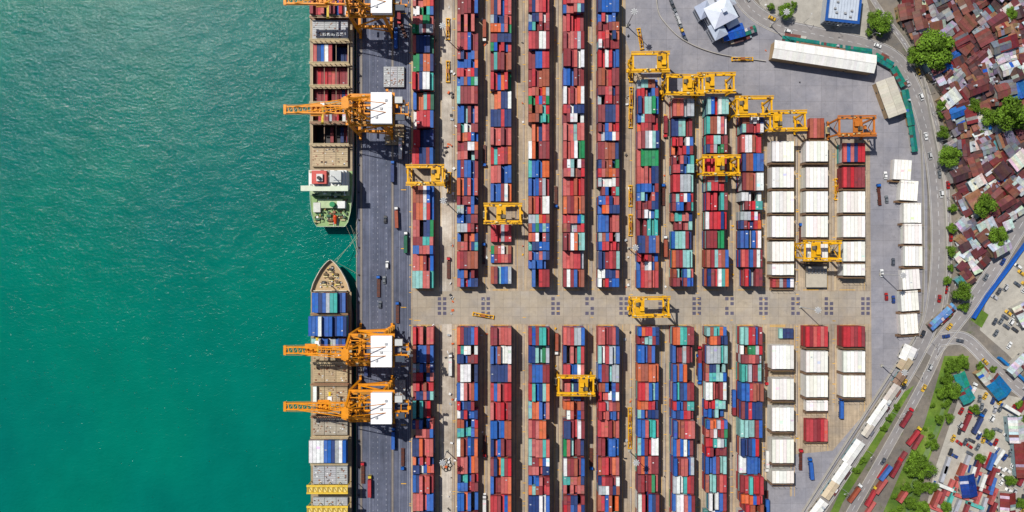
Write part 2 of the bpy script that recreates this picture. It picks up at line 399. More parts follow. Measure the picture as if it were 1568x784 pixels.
# ---------------------------------------------------------------- ships
DECK=lin(172,150,118);HCOV=lin(200,176,138);HGRY=lin(186,188,190);RUSTC=lin(150,100,70)
def hull(mb,st,zd,col,z_w=-3.2,deck=True):
    ring=[]
    for (y,xl,xr,ins,dy) in st:
        ring.append([(xl,y,zd),(xl+ins,y+dy,z_w),(xr-ins,y+dy,z_w),(xr,y,zd)])
    for a,b_ in zip(ring[:-1],ring[1:]):
        for k in (0,2):
            mb.add([a[k],a[k+1],b_[k+1],b_[k]],[(0,1,2,3)],col)
    for e in (ring[0],ring[-1]): mb.add(e,[(0,1,2,3)],col)
def hatch(mb,x0,x1,y0,y1,z,col):
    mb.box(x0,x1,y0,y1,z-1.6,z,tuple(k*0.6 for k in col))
    n=3; w=(x1-x0)/n
    for i in range(n):
        mb.box(x0+i*w+0.15,x0+(i+1)*w-0.15,y0+0.2,y1-0.2,z,z+0.35,vary(col,.08))
        for j in range(9):
            yy=y0+0.9+(y1-y0-1.8)*j/8
            mb.box(x0+i*w+0.4,x0+(i+1)*w-0.4,yy-0.09,yy+0.09,z+0.35,z+0.5,tuple(k*0.7 for k in col))
        for k in range(12): 
            xx=x0+i*w+U(.5,w-.6); yy=U(y0+1,y1-1); mb.cbox(xx,yy,z+0.35,U(.3,1.1),U(.3,.8),.18,CH((RUSTC,RUSTC,lin(90,80,75),WHI)))
def lash(mb,x0,x1,y,z0,z1,col):
    for xx in [x0+(x1-x0)*i/8 for i in range(9)]: mb.beam((xx,y,z0),(xx,y,z1),0.3,col)
    for z in (z0+2,z1): mb.box(x0,x1,y-0.5,y+0.5,z-0.08,z+0.06,col)
    for s in (-.5,.5): mb.beam((x0,y+s,z1+1),(x1,y+s,z1+1),0.1,lin(225,215,170))
def deckstrips(mb,x0,x1,xi0,xi1,ya,yb,bays,z):
    mb.box(x0,xi0,yb,ya,z-0.4,z,DECK); mb.box(xi1,x1,yb,ya,z-0.4,z,DECK)
    cur=ya
    for (a,b_) in bays:
        if cur-a>0.01: mb.box(xi0,xi1,a,cur,z-0.4,z,DECK)
        cur=b_
    if cur-yb>0.01: mb.box(xi0,xi1,yb,cur,z-0.4,z,DECK)
def holdf(mb,xi0,xi1,a,b_,z,pal=None,depth=9,fill=0.6,lv=2):
    c=lin(95,65,62); zf=z-depth
    mb.box(xi0,xi1,b_,a,zf-0.3,zf,lin(45,40,45))
    mb.box(xi0-0.2,xi0,b_,a,zf,z+1.4,c); mb.box(xi1,xi1+0.2,b_,a,zf,z+1.4,c); mb.box(xi0,xi1,a,a+0.2,zf,z+1.4,c); mb.box(xi0,xi1,b_-0.2,b_,zf,z+1.4,c)
    for e,(p0,p1) in enumerate((((xi0,a,z+1.45),(xi1,a,z+1.45)),((xi0,b_,z+1.45),(xi1,b_,z+1.45)),((xi0,a,z+1.45),(xi0,b_,z+1.45)),((xi1,a,z+1.45),(xi1,b_,z+1.45)))):
        mb.beam(p0,p1,0.5,HCOV,h=0.3)
    n=8
    for i in range(1,n):
        x=xi0+(xi1-xi0)*i/n; mb.beam((x,a-.2,zf),(x,a-.2,z+1),0.25,lin(120,60,50)); mb.beam((x,b_+.2,zf),(x,b_+.2,z+1),0.25,lin(120,60,50))
    for x in (.33,.66): mb.beam((xi0+(xi1-xi0)*x,a,z+1.2),(xi0+(xi1-xi0)*x,b_,z+1.2),.35,lin(150,120,95))
    if pal:
        w=(xi1-xi0-0.6)/10
        for i in range(10):
            if R()<fill:
                for k in range(lv): container(mb,xi0+0.3+w*(i+.5),(a+b_)/2,zf+k*TH,pick(pal),min(12.19,a-b_-.8),w-.08)
def deckload(mb,xi0,xi1,a,b_,z,colsets,h=2,hvar=1):
    n=max(1,round((xi1-xi0)/2.02)); w=(xi1-xi0)/n; m_=len(colsets)
    for i in range(n):
        c=colsets[int(i*m_/n)]
        if c is None: continue
        hh=max(1,h-(random.randint(0,hvar)))
        for k in range(hh): container(mb,xi0+w*(i+.5),(a+b_)/2,z+k*TH,c if k==hh-1 else pick(mix),a-b_-.5,w-0.08)
ZD=6.0
def rail_line(mb,pts,z,col,h=1.0):
    for p,q in zip(pts[:-1],pts[1:]):
        mb.beam((p[0],p[1],z+h),(q[0],q[1],z+h),0.12,col); mb.beam((p[0],p[1],z),(p[0],p[1],z+h),0.1,col)
sh=bpy.data.objects.new('container_ship',None); sc.collection.objects.link(sh)
x0,x1=X(474.5,ZD),X(539.5,ZD); xi0,xi1=X(479.5,ZD),X(534,ZD)
y_=lambda py,z=ZD:Y(py,z)
mb=MB()
HULLC=lin(190,188,182)
st=[(y_(-190),x0,x1,.3,0),(y_(285),x0,x1,.3,0),(y_(305),x0+.3,x1-.3,.8,0),(y_(325),x0+1,x1-1,2.2,1),(y_(340),x0+2.4,x1-2.4,4,3),(y_(347),x0+4.2,x1-4.2,4.5,5)]
hull(mb,st,ZD,HULLC); 
mb.obj('hull',parent=sh)
mb=MB()
bays=[(-95,-66),(-60,-33),(-28,-2),(1,28),(32,62),(67,97),(102,132),(136,158),(161,188),(191,221),(225,256)]
wb=[(y_(a),y_(b_)) for a,b_ in bays]
deckstrips(mb,x0,x1,xi0,xi1,y_(-190),y_(262),wb,ZD)
GD=lin(150,182,116)
poly=[(x0,y_(262.0)),(x0,y_(285)),(x0+.3,y_(305)),(x0+1,y_(325)),(x0+2.4,y_(340)),(x0+4.2,y_(347)),(x1-4.2,y_(347)),(x1-2.4,y_(340)),(x1-1,y_(325)),(x1-.3,y_(305)),(x1,y_(285)),(x1,y_(262.0))]
mb.prism(poly,ZD-.4,ZD,GD)
rail_line(mb,poly[1:11],ZD,lin(235,235,225))
mb.obj('deck',parent=sh)
mb=MB()
for q in (0,1,2): deckload(mb,xi0,xi1,*wb[q],ZD+1.6,[MAR,BLU,RED,WHI,NAV,MAR,RED,BLU],3 if q<2 else 2)
deckload(mb,xi0,xi1,*wb[3],ZD+1.6,[MAR,RED,SAL,NAV,MAR,BLU,RED,WHI],3)
for q in (0,1,2,3): hatch(mb,xi0,xi1,wb[q][1],wb[q][0],ZD+1.2,HCOV)
hatch(mb,xi0,xi1,wb[4][1],wb[4][0],ZD+1.6,HGRY)
holdf(mb,xi0,xi1,*wb[5],ZD,None); deckload(mb,xi0+.3,xi0+11.2,wb[5][0]-.3,wb[5][1]+.3,ZD-3,[SAL,NAV,BLU,WHI,RED],2,0); deckload(mb,xi0+11.5,xi1-.3,wb[5][0]-.3,wb[5][1]+.3,ZD-8,[NAV,NAV,MAR],1)
holdf(mb,xi0,xi1,*wb[6],ZD,[(MAR,3),(RED,1),(SAL,1)],8,1.0,3)
holdf(mb,xi0,xi1,*wb[7],ZD,[(MAR,3),(RED,1),(NAV,1)],8,.9,3)
holdf(mb,xi0,xi1,*wb[8],ZD,redp,9,0.9,3)
holdf(mb,xi0,xi1,*wb[9],ZD,[(NAV,1),(MAR,1)],8.8,.4,1)
hatch(mb,xi0,xi1,wb[10][1],wb[10][0],ZD+1.8,HCOV)
mb.obj('cargo',parent=sh)
mb=MB()
for (a,b_),(c,d) in zip(wb[:-1],wb[1:]): lash(mb,x0+1,x1-1,(b_+c)/2,ZD,ZD+5,CH((HCOV,RUSTC,lin(190,165,120))))
mb.obj('lashing_bridges',parent=sh)
mb=MB(); WS=lin(240,240,235,1.3)
ya,yb=y_(263),y_(291)
cxs=(x0+x1)/2
mb.box(x0+1.6,x1-1.6,yb,ya,ZD,ZD+8,WS,WHT); mb.box(x0+2.5,x1-2.5,yb+1,ya-.5,ZD+8,ZD+12,WS,WHT)
mb.box(x1-9.5,x1-3.2,yb+3,ya-1.2,ZD+12,ZD+15,lin(205,208,205),WHT)
mb.box(x0-1.8,x1+.2,yb-1.6,yb+1.4,ZD+12.1,ZD+12.7,lin(222,230,205),WHT)
for l in range(2):
    mb.box(x0+1.7,x1-1.7,yb-.3,yb-.02,ZD+1+l*2.7,ZD+1.9+l*2.7,(.03,.03,.04),GLASS)
mb.box(x0+5,x0+13.2,yb+2.2,ya-1,ZD+12,ZD+15.5,lin(218,86,76)); mb.box(x0+8,x0+11.4,yb+3.5,ya-3,ZD+15.5,ZD+17,lin(232,225,220),WHT)
mb.cyl((x0+9.6,yb+5.2,ZD+17),(x0+9.6,yb+5.2,ZD+18.6),1.0,lin(50,50,50),n=12)
mb.cyl((cxs+5,yb+6,ZD+15),(cxs+5,yb+6,ZD+22),.25,WS); mb.cyl((cxs+3,yb+6,ZD+19),(cxs+7,yb+6,ZD+19),.15,WS)
for k in range(22): mb.cbox(U(x0+3.2,x1-4),CH((U(yb+1.6,yb+2),U(ya-1.5,ya-.8),U(yb+2,ya-2))),ZD+12,U(.4,1.5),U(.4,1.5),U(.4,1.4),CH((WS,lin(170,170,160),lin(205,190,140),lin(110,110,105))))
mb.obj('superstructure',parent=sh)
mb=MB()
mb.box(x0+1.3,x1-1.3,y_(300),yb-.4,ZD,ZD+4,lin(178,196,150)); mb.cbox(cxs,y_(312),ZD,14,5.2,2.4,lin(188,208,160))
mb.cbox(cxs-7.5,y_(318),ZD,4,5.5,2.8,lin(225,225,215)); mb.cbox(cxs+6.5,y_(314),ZD,4.5,4,3.8,WS)
mb.cyl((cxs+2,y_(314),ZD+2.4),(cxs+2,y_(314),ZD+6.5),1.5,GRN,n=14)
for k,(dx,dy) in enumerate(((-6,329),(-1,331),(4,329),(7,333),(-7.5,336),(0,338))):
    mb.cyl((cxs+dx-1.3,y_(dy),ZD+.8),(cxs+dx+1.3,y_(dy),ZD+.8),0.75,CH((lin(70,120,90),lin(120,90,60))),n=10)
    mb.cbox(cxs+dx,y_(dy)-1.5,ZD,2.6,.8,.9,lin(200,190,140))
for k in range(110): mb.cbox(cxs+U(-9.5,9.5),y_(U(300,341)),ZD,U(.3,1.6),U(.3,1.6),U(.3,2.2),CH((WS,lin(60,90,70),lin(200,180,90),RUSTC,GD,lin(90,120,80),lin(70,70,70))))
for k in range(24): mb.cbox(cxs+U(-9,9),y_(U(293,300)),ZD+4,U(.3,1.6),U(.3,1.2),U(.3,1.2),CH((WS,lin(60,90,70),lin(90,90,90))))
mb.cyl((cxs+2.8,y_(333),ZD+2.4),(cxs+2.8,y_(343),ZD+1.8),1.15,lin(235,80,30),n=12,r2=.7); mb.cyl((cxs+2.8,y_(329.5),ZD+2.5),(cxs+2.8,y_(333),ZD+2.4),.5,lin(235,80,30),n=12,r2=1.15)
mb.beam((cxs+1.6,y_(331),ZD+.6),(cxs+1.6,y_(347),ZD+.2),.25,WS); mb.beam((cxs+4,y_(331),ZD+.6),(cxs+4,y_(347),ZD+.2),.25,WS)
mb.obj('stern_gear',parent=sh)
sh=bpy.data.objects.new('container_ship',None); sc.collection.objects.link(sh)
x0,x1=X(476,ZD),X(538,ZD); xi0,xi1=X(480.5,ZD),X(533.5,ZD); cxs=(x0+x1)/2; hw=(x1-x0)/2
mb=MB(); prof=[(398,.3),(401,1.9),(406,3.7),(414,5.9),(424,8.0),(434,9.8),(446,11.1),(462,hw-.15),(480,hw)]
st=[(y_(p,ZD+2.5 if p<440 else ZD),cxs-w,cxs+w,min(w-.1,4.5*(1-(p-398)/82)+.2),-7*(1-(p-398)/82)) for p,w in prof]+[(y_(1010),x0,x1,.3,0)]
hull(mb,st,ZD,lin(70,72,82))
for (a,b_) in zip(st[:6],st[1:7]):
    for s in (1,2):
        mb.beam((a[s],a[0],ZD+1.3),(b_[s],b_[0],ZD+1.3),0.35,lin(225,215,195),h=2.6)
mb.obj('hull',parent=sh)
mb=MB()
poly=[(cxs-w,y_(p,ZD+2.5 if p<440 else ZD)) for p,w in prof[:-1]]+[(cxs+w,y_(p,ZD+2.5 if p<440 else ZD)) for p,w in prof[:-1]][::-1]
pl=[q for q in poly if q[1]>=y_(446.5)]
mb.prism(pl,ZD-.4,ZD,lin(200,170,128))
bays=[(447,478),(482,513),(516,530),(534,552),(556,585),(589,617),(620,634),(638,665),(670,705),(710,740),(760,790),(795,825),(830,860),(865,895)]
wb=[(y_(a),y_(b_)) for a,b_ in bays]
deckstrips(mb,x0,x1,xi0,xi1,y_(446.5),y_(1010),wb,ZD)
mb.obj('deck',parent=sh)
mb=MB()
for k,(dx,dy) in enumerate(((-3,420),(3,420),(-4,432),(4,432),(0,426),(0,412))):
    mb.cyl((cxs+dx-1.1,y_(dy),ZD+.7),(cxs+dx+1.1,y_(dy),ZD+.7),0.7,CH((lin(120,100,70),lin(80,80,80))),n=10); mb.cbox(cxs+dx,y_(dy)-1.3,ZD,2.4,.7,.9,lin(230,210,150))
mb.cyl((cxs,y_(437),ZD),(cxs,y_(437),ZD+12),.35,lin(240,225,170)); mb.beam((cxs-2,y_(437),ZD+9),(cxs+2,y_(437),ZD+9),.25,lin(240,225,170))
mb.box(cxs-9.5,cxs+9.5,y_(445.5),y_(444.5),ZD,ZD+2.8,lin(235,225,200))
for k in range(50): 
    p=U(408,442); mb.cbox(cxs+U(-1,1)*(p-400)*.19,y_(p),ZD,U(.3,1),U(.3,1),U(.3,1.5),CH((WHI,lin(230,200,80),RUSTC,lin(120,110,100),lin(90,80,70))))
deckload(mb,xi0+.4,xi1-.4,*wb[0],ZD+1.6,[BLU,NAV,BLU,GRY,TEA,TEA,NAV,BLU],3,1)
deckload(mb,x0+.6,x1-.6,*wb[1],ZD+1.6,[BLU,BLU,WHI,BLU,BLU,NAV,BLU,BLU,NAV],4,1)
deckload(mb,xi0,xi1,wb[2][0],wb[2][1],ZD+1.6,[LTE,WHI,BLU,BLU,GRY,BLU,NAV,BLU],3,1)
for q in range(0,3): hatch(mb,xi0,xi1,wb[q][1],wb[q][0],ZD+1.2,HCOV)
for q,c in ((3,HCOV),(4,HCOV),(5,HCOV),(6,HCOV),(7,lin(190,180,160)),(8,HCOV),(9,HGRY),(10,HGRY)): hatch(mb,xi0,xi1,wb[q][1],wb[q][0],ZD+1.6,c)
container(mb,xi0+1.6,(wb[5][0]+wb[5][1])/2,ZD+2.1,WHI,10,2.1)
deckload(mb,x0+.5,xi1,*wb[8],ZD+2.1,[WHI,WHI,WHI,BLU,BLU,NAV,GRY,WHI,BLU],2,0)
for q in (11,12,13): deckload(mb,xi0,xi1,*wb[q],ZD+1.4,[pick(mix) for _ in range(11)],3,1); 
mb.obj('cargo',parent=sh)
mb=MB()
for i,((a,b_),(c,d)) in enumerate(zip(wb[:-1],wb[1:])):
    if i not in (1,9): lash(mb,x0+1,x1-1,(b_+c)/2,ZD,ZD+4.5,CH((HCOV,RUSTC,lin(190,165,120))))
YP=lin(245,205,70)
for p0,p1 in ((744,755),(776,786)):
    for z in (ZD+9,):
        ya,yb=Y(p0,15),Y(p1,15)
        mb.box(x0,x1,ya-.5,ya+.5,z-.5,z+.5,YP); mb.box(x0,x1,yb-.4,yb+.4,z-.5,z+.5,YP)
        for k in range(9):
            xx=x0+.4+(x1-x0-.8)*k/8; mb.beam((xx,ya,z),(xx,yb,z),.35,YP); mb.beam((xx,ya,z),(xx,ya,ZD),.3,YP) if k%2==0 else None
            if k<8: mb.beam((xx,ya,z),(x0+.4+(x1-x0-.8)*(k+1)/8,yb,z),.2,YP)
        mb.box(x0+.2,x1-.2,yb+.4,ya-.5,z-.62,z-.52,lin(235,215,130))
mb.obj('lashing_bridges',parent=sh)
mb=MB()
for p,q in (((537,345,ZD),(549,385,.6)),((530,346,ZD),(549,392,.6)),((512,399,ZD+1),(549,362,.6)),((514,402,ZD+1),(549,356,.6)),((512,400,ZD+1),(549,420,.6)),((536,345,ZD),(549,368,.6))):
    a=Vector((X(p[0],p[2]),Y(p[1],p[2]),p[2])); b_=Vector((X(q[0]),Y(q[1]),q[2]))
    prev=a
    for k in range(1,9):
        t=k/8; c=a.lerp(b_,t); c.z-=1.2*math.sin(math.pi*t); mb.beam(prev,c,.11,lin(205,200,170)); prev=c
mb.obj('mooring_rope')

# ---------------------------------------------------------------- ship-to-shore cranes
OR=lin(240,150,8,1.3)
def sts(py,oy=0,boomup=False,col=OR):
    e=bpy.data.objects.new('ship_to_shore_crane',None); e.location=(X(QX),Y(py,32),0); sc.collection.objects.link(e)
    xw,xl=X(553)-X(QX),X(601)-X(QX); zb=31; ys=9.0
    mb=MB()
    for x in (xw,xl):
        for s in (-1,1):
            mb.beam((x,s*ys,2.5),(x,s*(ys-1),zb),1.5,col)
            for k in range(4):
                mb.cyl((x-.35,s*ys+(k-1.5)*1.5,.6),(x+.35,s*ys+(k-1.5)*1.5,.6),.55,(.03,.03,.03),DARK,10)
            mb.cbox(x,s*ys,1.0,1.3,6,1.4,col)
        mb.beam((x,-ys,4),(x,ys,4),1.5,col,h=1.8); mb.beam((x,-ys+1,zb),(x,ys-1,zb),1.3,col,h=1.6)
    for s in (-1,1):
        mb.beam((xw,s*8.7,14),(xl,s*8.7,14),1.2,col,h=1.6); mb.beam((xw,s*8.2,zb-.3),(xl,s*8.2,zb-.3),1.2,col,h=1.5)
        mb.beam((xw,s*8.7,14),(xl,s*8.1,zb-1),.7,col); mb.beam((xl,s*8.9,5),(xw,s*8.7,14),.6,col)
    mb.obj('portal_frame',parent=e)
    mb=MB()
    tip=X(460)-X(QX); back=X(637)-X(QX)
    for s in (-1,1):
        mb.beam((xw-1,s*2.0,zb+1.2),(tip,s*1.6,zb+1.2),.8,col,h=1.8); mb.beam((xw-1,s*2.0,zb+1.2),(back,s*2.6,zb+1.2),.9,col,h=1.8)
        mb.beam((xw,s*3.2,zb+.4),(back,s*3.2,zb+.4),.5,lin(120,95,55),h=.15)
        mb.beam((tip,s*2.6,zb+2),(back,s*3.6,zb+2.3),.1,col)
    n=14
    for k in range(n):
        x=tip+(xw-tip)*k/n; mb.beam((x,-1.7,zb+1.6),(x,1.7,zb+1.6),.45,col); mb.beam((x,-1.7,zb+1.9),(x+(xw-tip)/n,1.7,zb+1.9),.22,col)
    for k in range(9):
        x=xw+(back-xw)*k/8; mb.beam((x,-4,zb+1.6),(x,4,zb+1.6),.4,col)
    mb.cbox(tip+.6,0,zb+.2,1.4,5,2,col)
    mb.obj('boom',parent=e)
    mb=MB()
    za=zb+19; xa=xw+1.5
    for s in (-1,1):
        mb.beam((xw,s*7.8,zb+.6),(xa,s*2.2,za),1.1,col); mb.beam((xl-2,s*7.8,zb+.6),(xa+1,s*2.2,za),.8,col)
        mb.beam((xa,s*2,za),(tip+6,s*1.6,zb+2),.4,col); mb.beam((xa,s*2,za-2),(tip+22,s*1.7,zb+2),.4,col)
        mb.beam((xa,s*2,za),(back-4,s*2.6,zb+2),.35,col)
        mb.beam((xw+.6,s*5.8,zb+7),(xl-6,s*5.6,zb+7),.5,col)
    mb.beam((xw+.4,-6,zb+6),(xw+.4,6,zb+6),.8,col); mb.beam((xw+.9,-4,zb+13),(xw+.9,4,zb+13),.7,col)
    mb.beam((xa,-3.4,za),(xa,3.4,za),1.5,col); mb.cbox(xa,0,za+.7,3.6,5.5,.3,col)
    mb.beam((xw+.4,-6,zb+6),(xw+.9,4,zb+13),.4,col); mb.beam((xw+.4,6,zb+6),(xw+.9,-4,zb+13),.4,col)
    for s in (-1,1): mb.beam((xw+6,s*7,zb+.6),(xw+6,s*2,zb+6),.5,col); mb.beam((xw,s*2,zb+2),(xl,s*8,zb+1),.5,col); mb.beam((xl,s*2,zb+2),(xw,s*8,zb+1),.5,col)
    for k in range(4):
        mb.box(xw-2.5,xw-1.2,-8+k*4.2,-5+k*4.2,zb-1-3*k,zb-.8-3*k,col)
    mb.box(xw+1,xl-5,6.2,7.6,zb+1,zb+1.15,lin(190,130,40)); mb.box(xw+1,xl-5,-7.6,-6.2,zb+1,zb+1.15,lin(190,130,40))
    for k in range(16): mb.cbox(xw+U(-2,9),U(-8,8),zb+1.2,U(.5,1.8),U(.5,1.8),U(.5,2),CH((col,col,lin(120,90,50),lin(200,180,140))))
    for k in range(8):
        z=3+k*3.4; s=1 if k%2 else -1
        mb.beam((xl+1.6,ys-2*s,z),(xl+1.6,ys+2*s,z+3.4),.6,lin(190,130,40),h=.15); mb.box(xl+1,xl+2.4,ys+2*s-.6,ys+2*s+.6,z+3.3,z+3.45,col)
    mb.obj('a_frame',parent=e)
    mb=MB()
    hx=X(598)-X(QX)+1; WS2=lin(250,250,250,1.25)
    mb.box(hx-5.4,hx+5.4,-8.2,8.0,zb+2.2,zb+6.6,WS2,WHT); mb.box(hx-5.6,hx+5.6,-8.4,8.2,zb+6.6,zb+6.85,WS2,WHT)
    mb.box(hx-6.4,hx+6.4,-9.2,9.0,zb+1.9,zb+2.1,col)
    for k in range(3): mb.cbox(hx-2.5+k*2.5,-5+k*4.5,zb+6.85,1.2,1.2,.6,lin(200,200,200)); mb.cbox(hx-5.45,-5+k*4.5,zb+3.5,.06,1.6,1.2,(.03,.04,.05),GLASS)
    mb.beam((hx-5.6,-.1,zb+6.9),(hx+5.6,-.1,zb+6.9),.12,lin(170,170,170))
    mb.cbox(hx+9,4.5,zb+2.2,4,3.4,3,lin(215,215,210),WHT); mb.cbox(hx+9.5,-4.5,zb+2.1,5,3.2,1.6,lin(70,80,95))
    for k in range(8): mb.cbox(hx+U(7,16),U(-5,5),zb+2.1,U(.8,2),U(.8,2),U(.6,2),CH((col,lin(80,80,90),lin(180,175,160))))
    mb.obj('machine_house',parent=e)
    mb=MB(); tx=X(505)-X(QX)+oy
    mb.cbox(tx,0,zb-.6,6,6.5,1.1,col); mb.cbox(tx+3,3.6,zb-3.4,2.2,2,2.4,WS2,WHT); mb.cbox(tx+1.85,3.6,zb-3,.05,1.8,1.5,(0,0,0),GLASS)
    zs=17
    for i in (-1,1):
        for j in (-1,1): mb.beam((tx+i*1.6,j*2.6,zb-.5),(tx+i*.9,j*3,zs+.6),.07,(.05,.05,.05))
    mb.cbox(tx,0,zs,1.2,10.0,.6,lin(235,200,40)); 
    for j in (-1,1): mb.cbox(tx,j*4.9,zs-.2,2.0,.4,.5,lin(235,200,40))
    mb.obj('trolley_and_spreader',parent=e)
    return e
sts(168,0); sts(536,-3); sts(622,4); sts(1,3)
# ---------------------------------------------------------------- rubber tyred gantries
YE=lin(246,182,8,1.3)
def rtg_mesh(col,tpos,name='yard_gantry_crane'):
    mb=MB(); sp=9.7; g=4.4; zt=17.5
    for s in (-1,1):
        mb.beam((-sp-1,s*g,zt),(sp+1,s*g,zt),1.15,col,h=1.5)
        mb.beam((-sp-1.2,s*(g+1.2),zt+.3),(sp+1.2,s*(g+1.2),zt+.3),.7,tuple(k*.8 for k in col),h=.1)
        mb.beam((-sp-1.2,s*(g+1.5),zt+1.3),(sp+1.2,s*(g+1.5),zt+1.3),.08,col)
        for t in (-1,1):
            mb.beam((t*sp,s*g,zt),(t*sp,s*(g-.6),2.4),.9,col)
            for w in (-1,1): mb.cyl((t*sp-.35,s*(g-.6)+w*1.0,.75),(t*sp+.35,s*(g-.6)+w*1.0,.75),.75,(.02,.02,.02),DARK,12)
            mb.cbox(t*sp,s*(g-.6),1.2,1,3.2,.7,col)
    for t in (-1,1):
        mb.beam((t*sp,-g,2.4),(t*sp,g,2.4),.9,col,h=1.0); mb.beam((t*sp,-g,zt-.2),(t*sp,g,zt-.2),.9,col,h=1.0)
        mb.beam((t*sp,-g,zt-.5),(t*sp,0,10),.3,col); mb.beam((t*sp,g,zt-.5),(t*sp,0,10),.3,col)
    mb.cbox(-sp-1.3,0,2.9,1.6,4.2,2.2,lin(225,205,150)); mb.cbox(-sp-1.25,0,5.1,1.2,3,.4,lin(90,90,90)); mb.cbox(sp+1.2,1.5,3,1.2,2.2,1.6,col)
    for k in range(6): mb.beam((sp+1,-3+(k%2)*2,3+k*2.3),(sp+1,-1-(k%2)*2,5.3+k*2.3),.5,tuple(c*.8 for c in col),h=.1)
    tx=tpos
    mb.cbox(tx,0,zt+.8,5.2,7.6,.5,tuple(c*.85 for c in col)); mb.cbox(tx-1,.8,zt+1.3,2.4,2.6,1.6,col); mb.cbox(tx+1.5,-1.6,zt+1.3,1.5,2,1.2,lin(120,110,90))
    mb.cyl((tx+.3,-2.8,zt+2),(tx+.3,.2,zt+2),.6,lin(70,60,50),n=10)
    mb.cbox(tx+2.2,2.6,zt-2.4,1.8,2,2.2,lin(225,220,200)); mb.cbox(tx+1.26,2.6,zt-2,.05,1.7,1.4,(0,0,0),GLASS)
    zs=14
    for i in (-1,1):
        for j in (-1,1): mb.beam((tx+i*1.2,j*2,zt+.8),(tx+i*.8,j*2.6,zs+.5),.07,(.05,.05,.05))
    mb.cbox(tx,0,zs,1.1,9.8,.5,col)
    for j in (-1,1): mb.cbox(tx,j*4.8,zs-.2,2.0,.35,.5,col)
    for k in range(22): mb.cbox(U(-sp,sp),CH((-1,1))*(g+U(-.4,1.1)),zt+.75,U(.4,1.4),U(.3,.9),U(.3,1),CH((lin(90,80,70),lin(150,100,30),col,lin(235,220,160))))
    return mb.mesh(name)
RT=[rtg_mesh(YE,t) for t in (-6,-1,4,6.5)]; RTO=rtg_mesh(lin(215,125,45),0)
for i,(px,py) in enumerate(((651,268),(770,327),(882,590),(997,470),(996,95),(1049,130),(1097,127),(1155,163),(1206,185),(1104,253),(1259,384),(1312,193))):
    place(RTO if px==1312 else RT[i%4],'yard_gantry_crane',(X(px,17.5),Y(py,17.5),0),math.radians(U(-1,1)+(180 if R()<.4 else 0)))
mb=MB()
for s in (-1,1): mb.beam((s*.9,-6,.8),(s*.9,6,.8),.35,YE); mb.beam((s*.6,-3,2.0),(s*.6,3,2.0),.25,YE); mb.beam((s*.6,-3,2.0),(s*.9,-5.8,.9),.2,YE); mb.beam((s*.6,3,2.0),(s*.9,5.8,.9),.2,YE)
for k in range(7): mb.beam((-1,-6+2*k,.8),(1,-6+2*k,.8),.4,CH((YE,lin(150,90,40))))
for s in (-1,1): mb.cbox(0,s*6,.1,2.4,.5,1,YE)
mb.cbox(0,0,1,1.5,2.6,1.2,lin(170,100,40)); 
for s in(-1,1): mb.cbox(0,s*4,.05,2,.4,.6,lin(80,70,60))
SPR=mb.mesh('lifting_spreader')
for px,py,a in ((686,45,0),(686,110,0),(966,110,0),(966,150,0),(965,180,0),(965,300,0),(965,345,0),(964,640,0),(964,670,0),(1280,290,0),(740,483,80),(1136,91,90),(980,60,10),(688,280,0)):
    place(SPR,'lifting_spreader',(X(px),Y(py),.06),math.radians(a))
mb=MB(); mb.cyl((0,0,0),(0,0,27),.32,lin(200,200,200),n=10,r2=.16); mb.cyl((0,0,26.4),(0,0,26.8),1.3,lin(180,180,180),n=12)
for k in range(8):
    t=k*math.pi/4; mb.cbox(1.5*math.cos(t),1.5*math.sin(t),26.1,.7,.5,.5,lin(220,220,220),a=t)
mb.cbox(0,0,0,1.4,1.4,.8,lin(190,185,170))
HM=mb.mesh('high_mast_light')
for px,py in ((685,312),(962,380),(963,690),(684,690),(1225,470),(1348,420),(1350,560),(1180,40),(684,60),(960,40)): place(HM,'high_mast_light',(X(px),Y(py),.03))

# ---------------------------------------------------------------- vehicles
def truck_mesh(cab,cont,twenty=False):
    mb=MB(); 
    mb.box(-.5,.5,-6.5,8.2,.75,1.04,(.04,.04,.04),DARK)
    mb.box(-1.15,1.15,6.3,8.4,.8,2.2,cab); 
    mb.add([(-1.15,6.3,2.2),(1.15,6.3,2.2),(1.15,8.4,2.2),(-1.15,8.4,2.2),(-1.05,6.4,3.0),(1.05,6.4,3.0),(1.05,8.0,3.0),(-1.05,8.0,3.0)],[(4,5,6,7),(0,1,5,4),(1,2,6,5),(3,0,4,7)],cab)
    mb.add([(-1.15,8.4,2.2),(1.15,8.4,2.2),(1.05,8.0,3.0),(-1.05,8.0,3.0)],[(1,0,3,2)],(0,0,0),GLASS)
    for y in (7.3,4.6,3.3,-3,-4.3,-5.6):
        for s in (-1,1): mb.cyl((s*1.15,y,.5),(s*.8,y,.5),.5,(0,0,0),DARK,10)
    mb.box(-1.1,1.1,-6.6,5.6,1.05,1.2,lin(90,50,40))
    if cont:
        container(mb,0,-.5,1.22,cont,12.0,2.35,2.55)
    else:
        for k in range(5): mb.box(-1.15,1.15,-6.4+k*2.9,-6.1+k*2.9,1.2,1.32,lin(120,60,40))
    return mb.mesh('container_truck')
TK={n:truck_mesh(c,k) for n,(c,k) in dict(orange=(WHI,BRN),green=(WHI,DGR),blue=(BLU,BLU),navy=(BLU,NAV),red=(lin(230,200,60),RED),white=(WHI,WHI),empty=(BLU,None),mar=(RED,MAR),emptyr=(RED,None)).items()}
